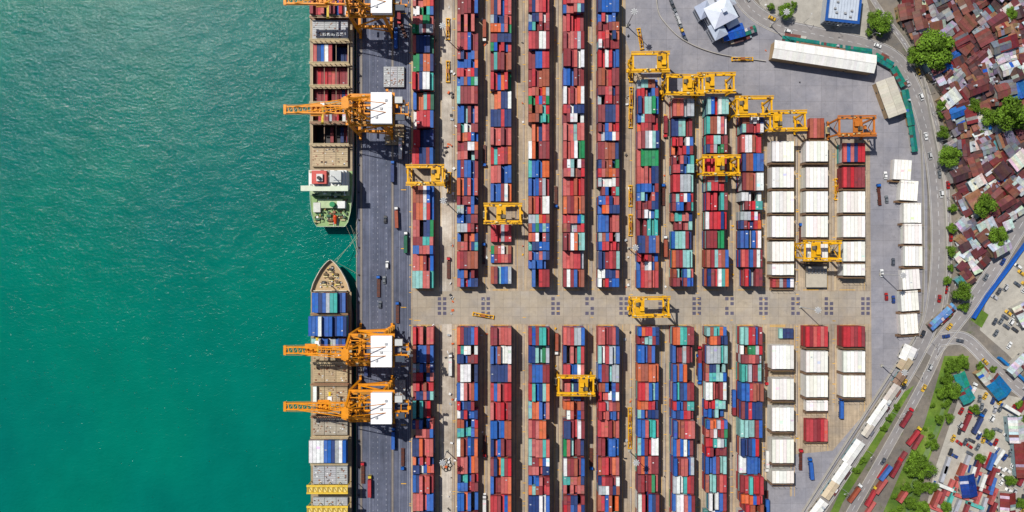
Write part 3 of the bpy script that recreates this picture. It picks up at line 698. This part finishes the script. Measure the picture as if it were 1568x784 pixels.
for px,py,k,a in ((608,335,'orange',2),(622,373,'green',0),(602,265,'navy',0),(607,62,'blue',0),(567,745,'red',0),(603,672,'blue',0),(1286,625,'blue',0),(1240,718,'blue',5),(640,365,'green',0),(604,640,'empty',0),(556,725,'emptyr',0),(612,20,'mar',180),(617,45,'emptyr',20),(690,560,'white',0),(741,390,'empty',0),(851,300,'empty',180),(1015,300,'empty',0),(1122,620,'mar',0),(905,700,'empty',180),(1068,560,'empty',0),(687,412,'emptyr',0),(1360,140,'white',30),(1345,300,'empty',5),(1225,360,'empty',0),(580,440,'empty',0),(614,230,'white',0),(609,480,'empty',0),(562,560,'navy',0),(617,700,'empty',180)):
    place(TK[k],'container_truck',(X(px),Y(py),.06),math.radians(a))
for k in range(20):
    px=CH((742,852,904,1018,1070,1122,1173,1225)); py=CH((U(0,420),U(520,780)))
    if (px==1225 and py<220) or (px in (1070,1122,1173,1018) and py<170): continue
    place(TK[CH(('empty','emptyr','empty','mar','blue','white','orange'))],'container_truck',(X(px),Y(py),.08),math.radians(CH((0,180))))
def car_mesh(c,name='parked_car',van=False):
    mb=MB(); h=1.5 if not van else 2.1
    def loft(secs,col,mat):
        for (y0,w0,a0,b0),(y1,w1,a1,b1) in zip(secs[:-1],secs[1:]):
            mb.add([(-w0,y0,a0),(w0,y0,a0),(w0,y0,b0),(-w0,y0,b0),(-w1,y1,a1),(w1,y1,a1),(w1,y1,b1),(-w1,y1,b1)],[(0,1,2,3),(7,6,5,4),(4,5,1,0),(5,6,2,1),(6,7,3,2),(7,4,0,3)],col,mat)
    loft([(-2.25,.75,.4,.8),(-2.1,.88,.3,.95),(-.9,.9,.25,1.0),(1,.9,.25,.98),(2.05,.85,.3,.8),(2.25,.7,.4,.65)],c,PAINT)
    y0,y1=(-2.0,1.5) if van else (-1.7,1.0)
    mb.add([(-.82,y0,.96),(.82,y0,.96),(.82,y1,.96),(-.82,y1,.96),(-.68,y0+.45,h),(.68,y0+.45,h),(.68,y1-.7,h),(-.68,y1-.7,h)],[(0,1,5,4),(1,2,6,5),(2,3,7,6),(3,0,4,7)],(0,0,0),GLASS)
    mb.box(-.69,.69,y0+.44,y1-.69,h,h+.04,c)
    for y in (-1.4,1.4):
        for s in (-1,1): mb.cyl((s*.92,y,.33),(s*.7,y,.33),.33,(0,0,0),DARK,10)
    return mb.mesh(name)
CARS=[car_mesh(c,van=v) for c,v in ((WHI,0),(WHI,1),(lin(190,190,195),0),(lin(60,60,65),0),(lin(170,30,30),0),(lin(120,125,130),0),(lin(225,180,60),0),(lin(90,95,105),0),(lin(200,200,200),1),(lin(40,70,140),0))]
def car(px,py,a,z=.05): place(CH(CARS),'parked_car',(X(px),Y(py),z),math.radians(a+U(-4,4)))
for k in range(10): car(1028+k*2.2,4+k*6,25)
for k in range(8): car(U(560,625),U(0,780),0)
for k in range(6): car(U(1340,1372),U(200,540),2)

# ---------------------------------------------------------------- roads and outer districts
R1=road('outer_road',[(1112,-140),(1124,-40),(1145,8),(1190,38),(1255,54),(1325,70),(1372,92),(1398,135),(1417,190),(1430,250),(1436,310),(1438,380),(1434,440),(1424,495),(1393,560),(1343,640),(1288,725),(1235,805),(1150,940)],24,.09,G_ROAD)
R2=road('flyover_road',[(1310,-150),(1326,-30),(1350,20),(1386,68),(1412,120),(1432,185),(1446,260),(1452,340),(1452,420),(1442,490)],7,.13,G_ROAD,edge=False)
R3=road('side_road',[(1425,545),(1447,515),(1482,470),(1520,415),(1560,350),(1640,220)],22,.11,G_ROAD)
R4=road('side_road',[(1440,520),(1478,520),(1520,560),(1580,610),(1650,660)],20,.10,G_ROAD)
R5=road('side_road',[(1440,530),(1420,575),(1385,640),(1340,720),(1300,790),(1240,900)],13,.10,G_ROAD,edge=False)
mb=MB(); ribbon_mb(mb,smooth([(1004,-60),(1006,10),(1020,38),(1050,64),(1100,83),(1172,94)]),-.5,.5,0,1.1); mb.obj('boundary_wall',[G_KERB])
mb=MB(); ribbon_mb(mb,smooth([(1412,120),(1425,190),(1440,270),(1446,340),(1446,420),(1438,480)]),-.4,.4,0,2.2); mb.obj('boundary_wall',[G_KERB])
mb=MB(); ribbon_mb(mb,smooth([(1408,200),(1412,300),(1412,450),(1404,505),(1368,562),(1318,640),(1262,728),(1180,860)]),-.4,.4,0,2.0); mb.obj('boundary_wall',[G_KERB])
mb=MB(); ribbon_mb(mb,smooth([(1488,487),(1510,452),(1540,412),(1568,373),(1600,330)]),-1.4,1.4,0,3.0,lin(25,100,200),PAINT); mb.obj('blue_site_fence')
mb=MB(); ribbon_mb(mb,smooth([(1527,547),(1548,566),(1580,596)]),-2,2,0,3.0,lin(25,120,190),PAINT); mb.obj('blue_site_fence')
sheet('grass_verge',[(1446,545),(1484,545),(1464,600),(1440,660),(1416,720),(1402,800),(1360,900),(1330,900),(1350,790),(1385,710),(1415,650),(1430,600)],.03,G_GRASS)
sheet('grass_verge',[(1385,600),(1400,590),(1340,690),(1290,770),(1265,830),(1250,830),(1290,745),(1340,668)],.06,G_GRASS)
sheet('canal',[(1446,610),(1450,612),(1438,660),(1418,705),(1398,750),(1390,800),(1384,800),(1393,745),(1412,700),(1432,655)],.05,G_CANAL)
sheet('truck_lot',[(1476,590),(1700,640),(1700,900),(1408,900),(1420,770),(1431,720),(1451,660),(1468,610)],.045,G_LOT)
sheet('car_park',[(1512,452),(1600,340),(1700,340),(1700,600),(1590,590),(1540,540),(1500,505)],.045,G_LOT)
sheet('sports_court',[(1497,470),(1514,482),(1503,502),(1486,490)],.07,G_GRASS)
sheet('paved_verge',[(1150,-30),(1165,10),(1200,30),(1260,44),(1330,58),(1340,50),(1320,-30),(1318,-60),(1150,-60)],.03,G_LOT)

ROADS=[(R1,15),(R2,6),(R3,13),(R4,12),(R5,9)]
def onroad(x,y,m=0):
    for pts,w in ROADS:
        for p in pts:
            if (p[0]-x)**2+(p[1]-y)**2<(w+m)**2: return True
    return False
def inpoly(x,y,poly):
    c=False;n=len(poly)
    for i in range(n):
        x1_,y1_=poly[i];x2_,y2_=poly[(i+1)%n]
        if (y1_>y)!=(y2_>y) and x<(x2_-x1_)*(y-y1_)/(y2_-y1_)+x1_: c=not c
    return c
ROOFC=[(lin(116,62,64),20),(lin(136,82,72),15),(lin(88,62,64),16),(lin(158,156,162),13),(lin(204,205,210),14),(lin(120,122,132),11),(lin(40,108,190),6),(lin(80,150,160),3),(lin(160,116,90),9),(lin(230,226,220),9),(lin(128,48,50),7)]
def house(px,py,w,l,h,a,rc=None,name='tin_roof_house',gable=True,rmat=ROOF,wall=None,rise=None):
    mb=MB(); rc=rc or pick(ROOFC); wall=wall or CH((lin(200,195,185),lin(170,160,145),lin(150,175,180),lin(190,160,120)))
    mb.box(-w/2,w/2,-l/2,l/2,0,h,wall)
    o=.5; n=max(2,int(l/1.5)); rise=rise if rise is not None else w*U(.14,.24)
    if not gable: rise*=.8
    for k in range(n):
        y0=-l/2-o+(l+2*o)*k/n; y1=y0+(l+2*o)/n-.03
        for s in ((-1,1) if gable else (0,)):
            c=tuple(q*U(.8,1.2) for q in (rc if R()<.9 else pick(ROOFC)) ) if rmat==ROOF else vary(rc,.07)
            t=U(0,.04)
            if s: pts=[(s*(w/2+o),y0,h-.1+t),(s*(w/2+o),y1,h-.1+t),(0,y1,h+rise+t),(0,y0,h+rise+t)]
            else: pts=[(-w/2-o,y0,h+.1+t),(-w/2-o,y1,h+.1+t),(w/2+o,y1,h+rise+t),(w/2+o,y0,h+rise+t)]
            mb.add(pts+[(x,y,z-.12) for x,y,z in pts],[(0,1,2,3),(7,6,5,4),(0,4,5,1),(1,5,6,2),(2,6,7,3),(3,7,4,0)],c,rmat)
    for s in (-1,1):
        if gable: mb.add([(-w/2,s*l/2,h),(w/2,s*l/2,h),(0,s*l/2,h+rise)],[(0,1,2)],wall)
    if gable: mb.beam((0,-l/2-o,h+rise+.05),(0,l/2+o,h+rise+.05),.35,tuple(q*.8 for q in rc),rmat,h=.12)
    mb.box(-.5,.5,-l/2-.06,-l/2-.003,0,2.1,lin(90,60,40))
    for z in ([1.0] if h<4.5 else [1.0,4.0]):
        for x in (-w/2,w/2):
            for y in (-l/4,l/4): mb.box(x-.05,x+.05,y-.6,y+.6,z,z+1.1,(0,0,0),GLASS)
    if R()<.5 and w<12: mb.cbox(w/2+1.2,U(-l/4,l/4),h*.5,2.8,l*.45,.15,pick(ROOFC),rmat); mb.box(w/2+.05,w/2+2.4,-l/6,l/6,0,h*.5-.02,wall)
    if R()<.15: mb.cyl((w*.2,l*.2,h+rise*.5),(w*.2,l*.2,h+rise+1.6),.6,lin(200,205,210),n=10)
    place(mb.mesh(name),name,(X(px),Y(py),.02),math.radians(a))
TREES=[(1424,72,58),(1440,88,40),(1537,174,54),(1515,180,30),(1449,238,36),(1488,165,26),(1441,205,22),(1503,314,40),(1526,361,32),(1470,448,34),(1346,36,34),(1336,30,22),(1200,18,24),(1348,48,18),(1560,188,24),(1455,385,18),(1440,160,20),(1400,88,30),(1545,20,20),(1478,262,18)]
town=[(1372,-60),(1640,-60),(1640,200),(1552,335),(1512,400),(1474,455),(1462,470),(1464,300),(1450,210),(1428,130),(1402,76),(1380,40)]
def neartree(x,y):
    return any((x-a)**2+(y-b_)**2<(s*.42)**2 for a,b_,s in TREES)
cnt=0
ang=math.radians(-28)
for i in range(-33,68):
    for j in range(-48,72):
        u,v=i*14.3,j*11.6
        x=1500+u*math.cos(ang)-v*math.sin(ang)+U(-2.6,2.6); y=220+u*math.sin(ang)+v*math.cos(ang)+U(-2.6,2.6)
        if not inpoly(x,y,town) or x>1605 or y<-30 or onroad(x,y,5) or neartree(x,y) or R()<.05: continue
        big=R()<.14
        w=U(3.4,5.3)*(1.5 if big else 1); l=U(4.6,7.4)*(1.45 if big else 1); 
        house(x,y,w,l,U(2.2,4.6)+(2.5 if big else 0),28+CH((0,90,90,0))+U(-12,12)+(12*math.sin(x*.03+y*.02)),gable=R()<.65); cnt+=1
WR=lin(240,238,232,1.3)
house(1254,92,9.5,58,8,90-8.6,rc=WR,name='warehouse',rmat=WHT,rise=1.2)
house(1357,152,10,21,6,20,rc=lin(215,208,190),name='warehouse',rmat=WHT,rise=.8)
for a,b_,c,d,e_ in ((1196,62,1250,70,3.2),(1255,72,1330,82,3.2),(1337,88,1362,102,3.5),(1365,106,1380,132,3.2),(1382,140,1392,192,3.2),(1392,196,1397,232,2.6)):
    L_=math.hypot(c-a,d-b_)*S; house((a+c)/2,(b_+d)/2,e_,L_,3,90+math.degrees(math.atan2(-(d-b_),c-a)),rc=lin(20,130,118),name='green_roof_shelter',rise=.4)
mb=MB(); LB=lin(205,214,226)
mb.box(-9.5,9.5,-8.7,8.7,0,7.9,lin(190,195,200),WHT); mb.box(-9.9,9.9,-9.1,9.1,7.9,8.2,lin(30,90,170)); mb.box(-8.3,8.3,-7.5,7.5,8.2,8.5,LB,WHT)
for k in range(10): mb.box(-8.2+k*1.65,-8.05+k*1.65,-7.4,7.4,8.5,8.56,lin(150,160,175),WHT)
for z in (2,5.2):
    for k in range(7): mb.box(-8.5+k*2.5,-7+k*2.5,-8.76,-8.703,z,z+1.4,(0,0,0),GLASS)
for k in range(6): mb.cbox(U(-7,7),U(-6,6),8.5,1.2,1,.9,lin(170,170,170))
place(mb.mesh('office_building'),'office_building',(X(1292,8),Y(10,8),.02),math.radians(-6))
mb=MB(); WHT_=lin(222,228,240,1.3)
def hip(cx,cy,w,l,h,rise,c):
    mb.box(cx-w/2,cx+w/2,cy-l/2,cy+l/2,0,h,lin(200,205,215),WHT)
    for z in [1.2+3.2*k for k in range(int(h/3.2))]:
        mb.box(cx-w/2-.03,cx+w/2+.03,cy-l/2+.6,cy+l/2-.6,z,z+1.3,(0,0,0),GLASS); mb.box(cx-w/2+.6,cx+w/2-.6,cy-l/2-.03,cy+l/2+.03,z,z+1.3,(0,0,0),GLASS)
    o=.7; A=[(cx-w/2-o,cy-l/2-o,h),(cx+w/2+o,cy-l/2-o,h),(cx+w/2+o,cy+l/2+o,h),(cx-w/2-o,cy+l/2+o,h)]
    if l>w: r0,r1=(cx,cy-(l-w)/2,h+rise),(cx,cy+(l-w)/2,h+rise); F=[(0,1,4),(1,2,5,4),(2,3,5),(3,0,4,5)]
    else: r0,r1=(cx-(w-l)/2-.01,cy,h+rise),(cx+(w-l)/2+.01,cy,h+rise); F=[(0,1,5,4),(1,2,5),(2,3,4,5),(3,0,4)]
    for f in F: mb.add(A+[r0,r1],[f],vary(c,.08),WHT)
hip(0,0,14,12,12,3,WHT_); hip(-5,-7.5,7,8,9,2,lin(190,200,218)); hip(6.5,5.5,8,8,10,2.2,lin(205,212,225)); hip(5,-6,6,6,7,1.4,WHT_); hip(-6.5,6.5,7,7,8.5,1.8,lin(180,190,210))
mb.cbox(0,9.5,0,9,4,5,lin(205,210,220),WHT); mb.cbox(1,0,14.2,2.4,2.4,2,WHT_,WHT)
place(mb.mesh('control_building'),'control_building',(X(1101,8),Y(23,8),.05),math.radians(28))
house(1119,53,7,12,5,-75,rc=lin(20,90,190),name='blue_roof_shed',rise=.7)
house(1143,50,3,9,3,-70,rc=lin(30,120,110),name='green_roof_shelter',rise=.3)
house(1437,484,3.6,18,4,-47,rc=lin(110,160,210),name='blue_roof_shed',rise=.5)
for px,py,w,l,a,c in ((1386,540,7,8,-25,WR),(1381,556,6,7,-35,lin(190,170,140)),(1339,634,4.5,13,-35,WR),(1325,657,3.5,7,-35,lin(215,205,190)),(1303,690,5,14,-35,WR),(1285,722,4.5,12,-35,WR),(1268,748,4.5,10,-35,lin(220,200,170)),(1250,776,5,10,-38,WR),(1362,600,4,10,-35,lin(210,200,190)),(1350,618,4,7,-35,WR),(1240,795,5,10,-38,WR),(1374,577,4,8,-35,lin(150,120,100))):
    house(px,py,w,l,3.4,a,rc=c,name='site_office',rmat=WHT,rise=.5)
for px,py,w,l,a,c,n in ((1520,590,9,12,40,lin(20,120,170),'blue_roof_shed'),(1470,600,7,10,30,lin(35,150,140),'green_roof_shelter'),(1465,580,6,8,20,lin(35,150,140),'green_roof_shelter'),(1555,555,6,16,-45,lin(205,205,210),'warehouse'),(1560,480,8,12,30,lin(225,225,225),'warehouse'),(1548,655,8,14,5,lin(220,220,220),'warehouse'),(1558,700,8,20,5,lin(130,50,48),'warehouse'),(1535,770,8,14,0,lin(130,50,48),'warehouse'),(1590,450,10,30,-30,lin(205,205,210),'warehouse'),(1500,575,5,8,40,lin(200,198,190),'site_office'),(1475,740,8,12,10,lin(20,60,140),'blue_roof_shed')):
    house(px,py,w,l,5,a,rc=c,name=n,rmat=ROOF)
CS=[]
for c in (RED,MAR,MAR,BLU,GRY,SAL,TEA,BRN,NAV):
    mb=MB(); container(mb,0,0,0,c,12,2.4,2.6); 
    if R()<.5: container(mb,0,0,2.6,pick(mix),12,2.4,2.6)
    CS.append(mb.mesh('shipping_container'))
lot=[(1480,600),(1600,625),(1600,800),(1420,800),(1430,755),(1443,705),(1460,660)]
placed=[(x,y) for x,y in ((1548,655),(1558,700),(1535,770),(1475,740),(1520,590))]
def free(x,y,d):
    if any((x-a)**2+(y-b_)**2<d*d for a,b_ in placed): return False
    placed.append((x,y)); return True
LT=[(1490,625,20),(1500,700,18),(1545,735,20),(1560,770,20),(1562,640,16),(1512,665,18),(1448,775,18)]
for x,y,s in LT: placed.append((x,y))
for t in range(650):
    x,y=U(1400,1600),U(595,800)
    if not inpoly(x,y,lot): continue
    r=R(); a=CH((-32,-32,-28,58,-10))+U(-6,6)
    if y>700 and x<1520:
        if free(x,y,11): place(CS[CH((0,1,3,4,4,5,6,7,8,1))],'shipping_container',(X(x),Y(y),.07),math.radians(CH((-20,-20,70))+U(-4,4)))
    elif r<.3:
        if free(x,y,16): place(TK[CH(('red','mar','emptyr','empty','blue','white','navy'))],'container_truck',(X(x),Y(y),.06),math.radians(a))
    elif r<.42:
        if free(x,y,15): place(CH(CS),'shipping_container',(X(x),Y(y),.07),math.radians(a))
    elif free(x,y,7.5): car(x,y,a,.06)
for px,py,k in ((1396,668,'red'),(1403,676,1),(1378,702,1),(1369,716,'mar'),(1352,722,0),(1345,742,7),(1331,760,'red'),(1380,755,7),(1330,778,5),(1385,640,'mar'),(1306,755,'orange')):
    if isinstance(k,str): place(TK[k],'container_truck',(X(px),Y(py),.14),math.radians(-33+U(-5,5)))
    else: place(CS[k],'shipping_container',(X(px),Y(py),.14),math.radians(-33+U(-5,5)))
for k in range(50):
    x,y=U(1512,1590),U(400,530)
    if inpoly(x,y,[(1515,455),(1600,345),(1600,580),(1540,535),(1505,505)]) and free(x,y,7): car(x,y,CH((-35,55)),.06)
for pts,w in ROADS:
    for i in range(3,len(pts)-3,5):
        if R()<.5:
            s=CH((-1,1)); p=offs(pts,s*w*.35)[i]; q=pts[i+1]
            a=math.degrees(math.atan2(-(q[1]-pts[i][1]),q[0]-pts[i][0]))-90
            place(CH(CARS),'moving_car',(X(p[0]),Y(p[1]),.14),math.radians(a))
mb=MB(); hatch(mb,-6,6,-6,6,1.8,HGRY); mb.box(-6,6,-6,6,.05,.2,HGRY); hc=mb.mesh('hatch_cover')
mb=MB(); hatch(mb,-5.5,5.5,-6,6,1.8,lin(190,165,125)); hb=mb.mesh('hatch_cover')
for me_,px,py in ((hc,604,119),(hb,605,207),(hc,606,597),(hb,600,-20)): place(me_,'hatch_cover',(X(px),Y(py),.05))
mb=MB()
for k in range(110):
    px=CH((686,690,694,664,741,965,960)); py=U(-20,790)
    mb.cbox(X(px+U(-4,4)),Y(py),.05,U(.4,1.6),U(.4,2),U(.3,1.3),CH((WHI,WHI,GRY,ORA,lin(90,85,80),lin(60,60,65))),a=U(0,3))
for k in range(60):
    px=CH((636,664,701,752,800,851,905,1018,1070,1122,1172,1225)); py=U(-20,790)
    if 440<py<500: continue
    mb.cbox(X(px+U(-1,1)),Y(py),.07,U(.4,1.1),U(.4,1.3),U(.3,1),CH((WHI,YE,ORA,lin(90,85,80),lin(60,60,65))),a=U(0,3))
mb.obj('yard_clutter')
mb=MB()
for k in range(9):
    t=k*.9; px,py=684+5*math.cos(t),712+7*math.sin(t)
    for j in range(10):
        u=j*math.pi/5; mb.beam((X(px)+1.2*math.cos(u),Y(py)+1.2*math.sin(u),.3),(X(px)+1.2*math.cos(u+.63),Y(py)+1.2*math.sin(u+.63),.3),.35,(.03,.03,.03),DARK)
mb.obj('old_tyres')

# ---------------------------------------------------------------- trees
def tree_mesh(seed,palm=False):
    rd=random.Random(seed); mb=MB(); r=5.0
    mb.cyl((0,0,0),(0,0,4),.45,(.10,.075,.05),BARK,8,.32)
    clumps=[]
    for k in range(9):
        a=k*2.4+rd.uniform(-.3,.3); d=rd.uniform(1.2,4.0); z=rd.uniform(5,8.6)-(d*.35)
        p=(d*math.cos(a),d*math.sin(a),z+1); mb.cyl((0,0,rd.uniform(2.8,4)),p,.2,(.10,.075,.05),BARK,6,.06)
        clumps.append((p,rd.uniform(1.3,2.3),rd.uniform(.65,1.35)))
    for k in range(12):
        a=rd.uniform(0,6.28); d=rd.uniform(0,4.2); clumps.append(((d*math.cos(a),d*math.sin(a),rd.uniform(5.5,9.5)-d*.45),rd.uniform(.8,1.7),rd.uniform(.6,1.4)))
    for (cx,cy,cz),cr,br in clumps:
        n=int(75*cr*cr)
        for i in range(min(n,330)):
            v=Vector((rd.gauss(0,1),rd.gauss(0,1),rd.gauss(0,1))).normalized()*cr*rd.uniform(.55,1.08)
            c=Vector((cx,cy,cz))+Vector((v.x,v.y,v.z*.75)); s=rd.uniform(.16,.4)
            nrm=(v.normalized()+Vector((rd.uniform(-.8,.8),rd.uniform(-.8,.8),rd.uniform(-.2,.9)))).normalized()
            t=nrm.orthogonal().normalized(); b_=nrm.cross(t)
            th=rd.uniform(0,6.28); t,b_=t*math.cos(th)+b_*math.sin(th),b_*math.cos(th)-t*math.sin(th)
            k=br*rd.uniform(.6,1.4); col=(.085*k,.155*k,.012*k)
            mb.add([tuple(c+t*s),tuple(c+b_*s*.7),tuple(c-t*s),tuple(c-b_*s*.7)],[(0,1,2,3)],col,LEAF)
    return mb.mesh('broadleaf_tree')
TM=[tree_mesh(s) for s in (1,2,3,4)]
def tree(px,py,size,name='broadleaf_tree',z=.03):
    k=size*S/10.0
    place(CH(TM),name,(X(px,4*k),Y(py,4*k),z),U(0,6.28),scale=(k*U(.9,1.1),k*U(.9,1.1),k*U(.8,1)))
for x,y,s in TREES+LT: tree(x,y,s)
for x,y,s in ((1455,560,26),(1470,552,20),(1447,580,22),(1455,598,28),(1440,600,20),(1436,640,16),(1402,705,38),(1412,715,32),(1395,720,24),(1386,745,20),(1405,745,26),(1392,770,22),(1410,775,24),(1370,785,20),(1430,680,18),(1360,640,12),(1352,655,12),(1372,622,12),(1320,705,11),(1310,720,11),(1500,560,14),(1520,565,12),(1478,560,14),(1560,620,14),(1450,430,14),(1455,350,16),(1458,320,14),(1455,410,12),(1475,470,16),(1440,175,14),(1500,200,14),(1480,330,12),(1215,8,12),(1180,12,12),(1330,50,12),(1378,25,12),(1452,640,16),(1425,745,18)):
    tree(x,y,s)
for k in range(130):
    x=U(1345,1490); y=U(400,800); 
    if onroad(x,y,1) : continue
    if y>545 and not inpoly(x,y,[(1446,545),(1484,545),(1464,600),(1440,660),(1416,720),(1402,800),(1350,800),(1385,710),(1415,650),(1430,600)]): continue
    if y<=545 and not(1446<x<1464): continue
    tree(x,y,U(6,12),'shrub')
mb=MB(); mb.cyl((0,0,0),(0,0,9),.12,lin(190,190,190),n=8,r2=.07); mb.beam((0,0,9),(2.2,0,9.4),.1,lin(190,190,190)); mb.cbox(2.5,0,9.3,.9,.35,.15,lin(220,220,220))
SL=mb.mesh('street_lamp')
pp=offs(R1,-14)
for i in range(8,len(pp)-8,7): place(SL,'street_lamp',(X(pp[i][0]),Y(pp[i][1]),.02),U(0,6))

# ---------------------------------------------------------------- light, world, camera
EL=math.radians(56); az=Vector((-0.72,0.69)).normalized()
sv=Vector((az.x*math.cos(EL),az.y*math.cos(EL),math.sin(EL)))
ld=bpy.data.lights.new('sun','SUN'); ld.energy=5.0; ld.angle=math.radians(.5); ld.color=(1,.965,.9)
lo=bpy.data.objects.new('sun',ld); lo.rotation_euler=sv.to_track_quat('Z','Y').to_euler(); lo.location=(0,0,300); sc.collection.objects.link(lo)
w=bpy.data.worlds.new('World'); sc.world=w; w.use_nodes=True; nt=w.node_tree
bg=nt.nodes['Background']; sk=nt.nodes.new('ShaderNodeTexSky'); sk.sky_type='NISHITA'; sk.sun_disc=False
sk.sun_elevation=EL; sk.sun_rotation=math.atan2(az.x,az.y)%(2*math.pi); nt.links.new(sk.outputs[0],bg.inputs[0]); bg.inputs[1].default_value=.085
cd=bpy.data.cameras.new('camera'); co_=bpy.data.objects.new('camera',cd); co_.location=(0,0,H); co_.rotation_euler=(0,0,0)
cd.sensor_width=36; cd.lens=36*H/(1568*S); cd.clip_end=20000; cd.clip_start=1; sc.collection.objects.link(co_); sc.camera=co_
print('houses',cnt,'objs',len(bpy.data.objects))
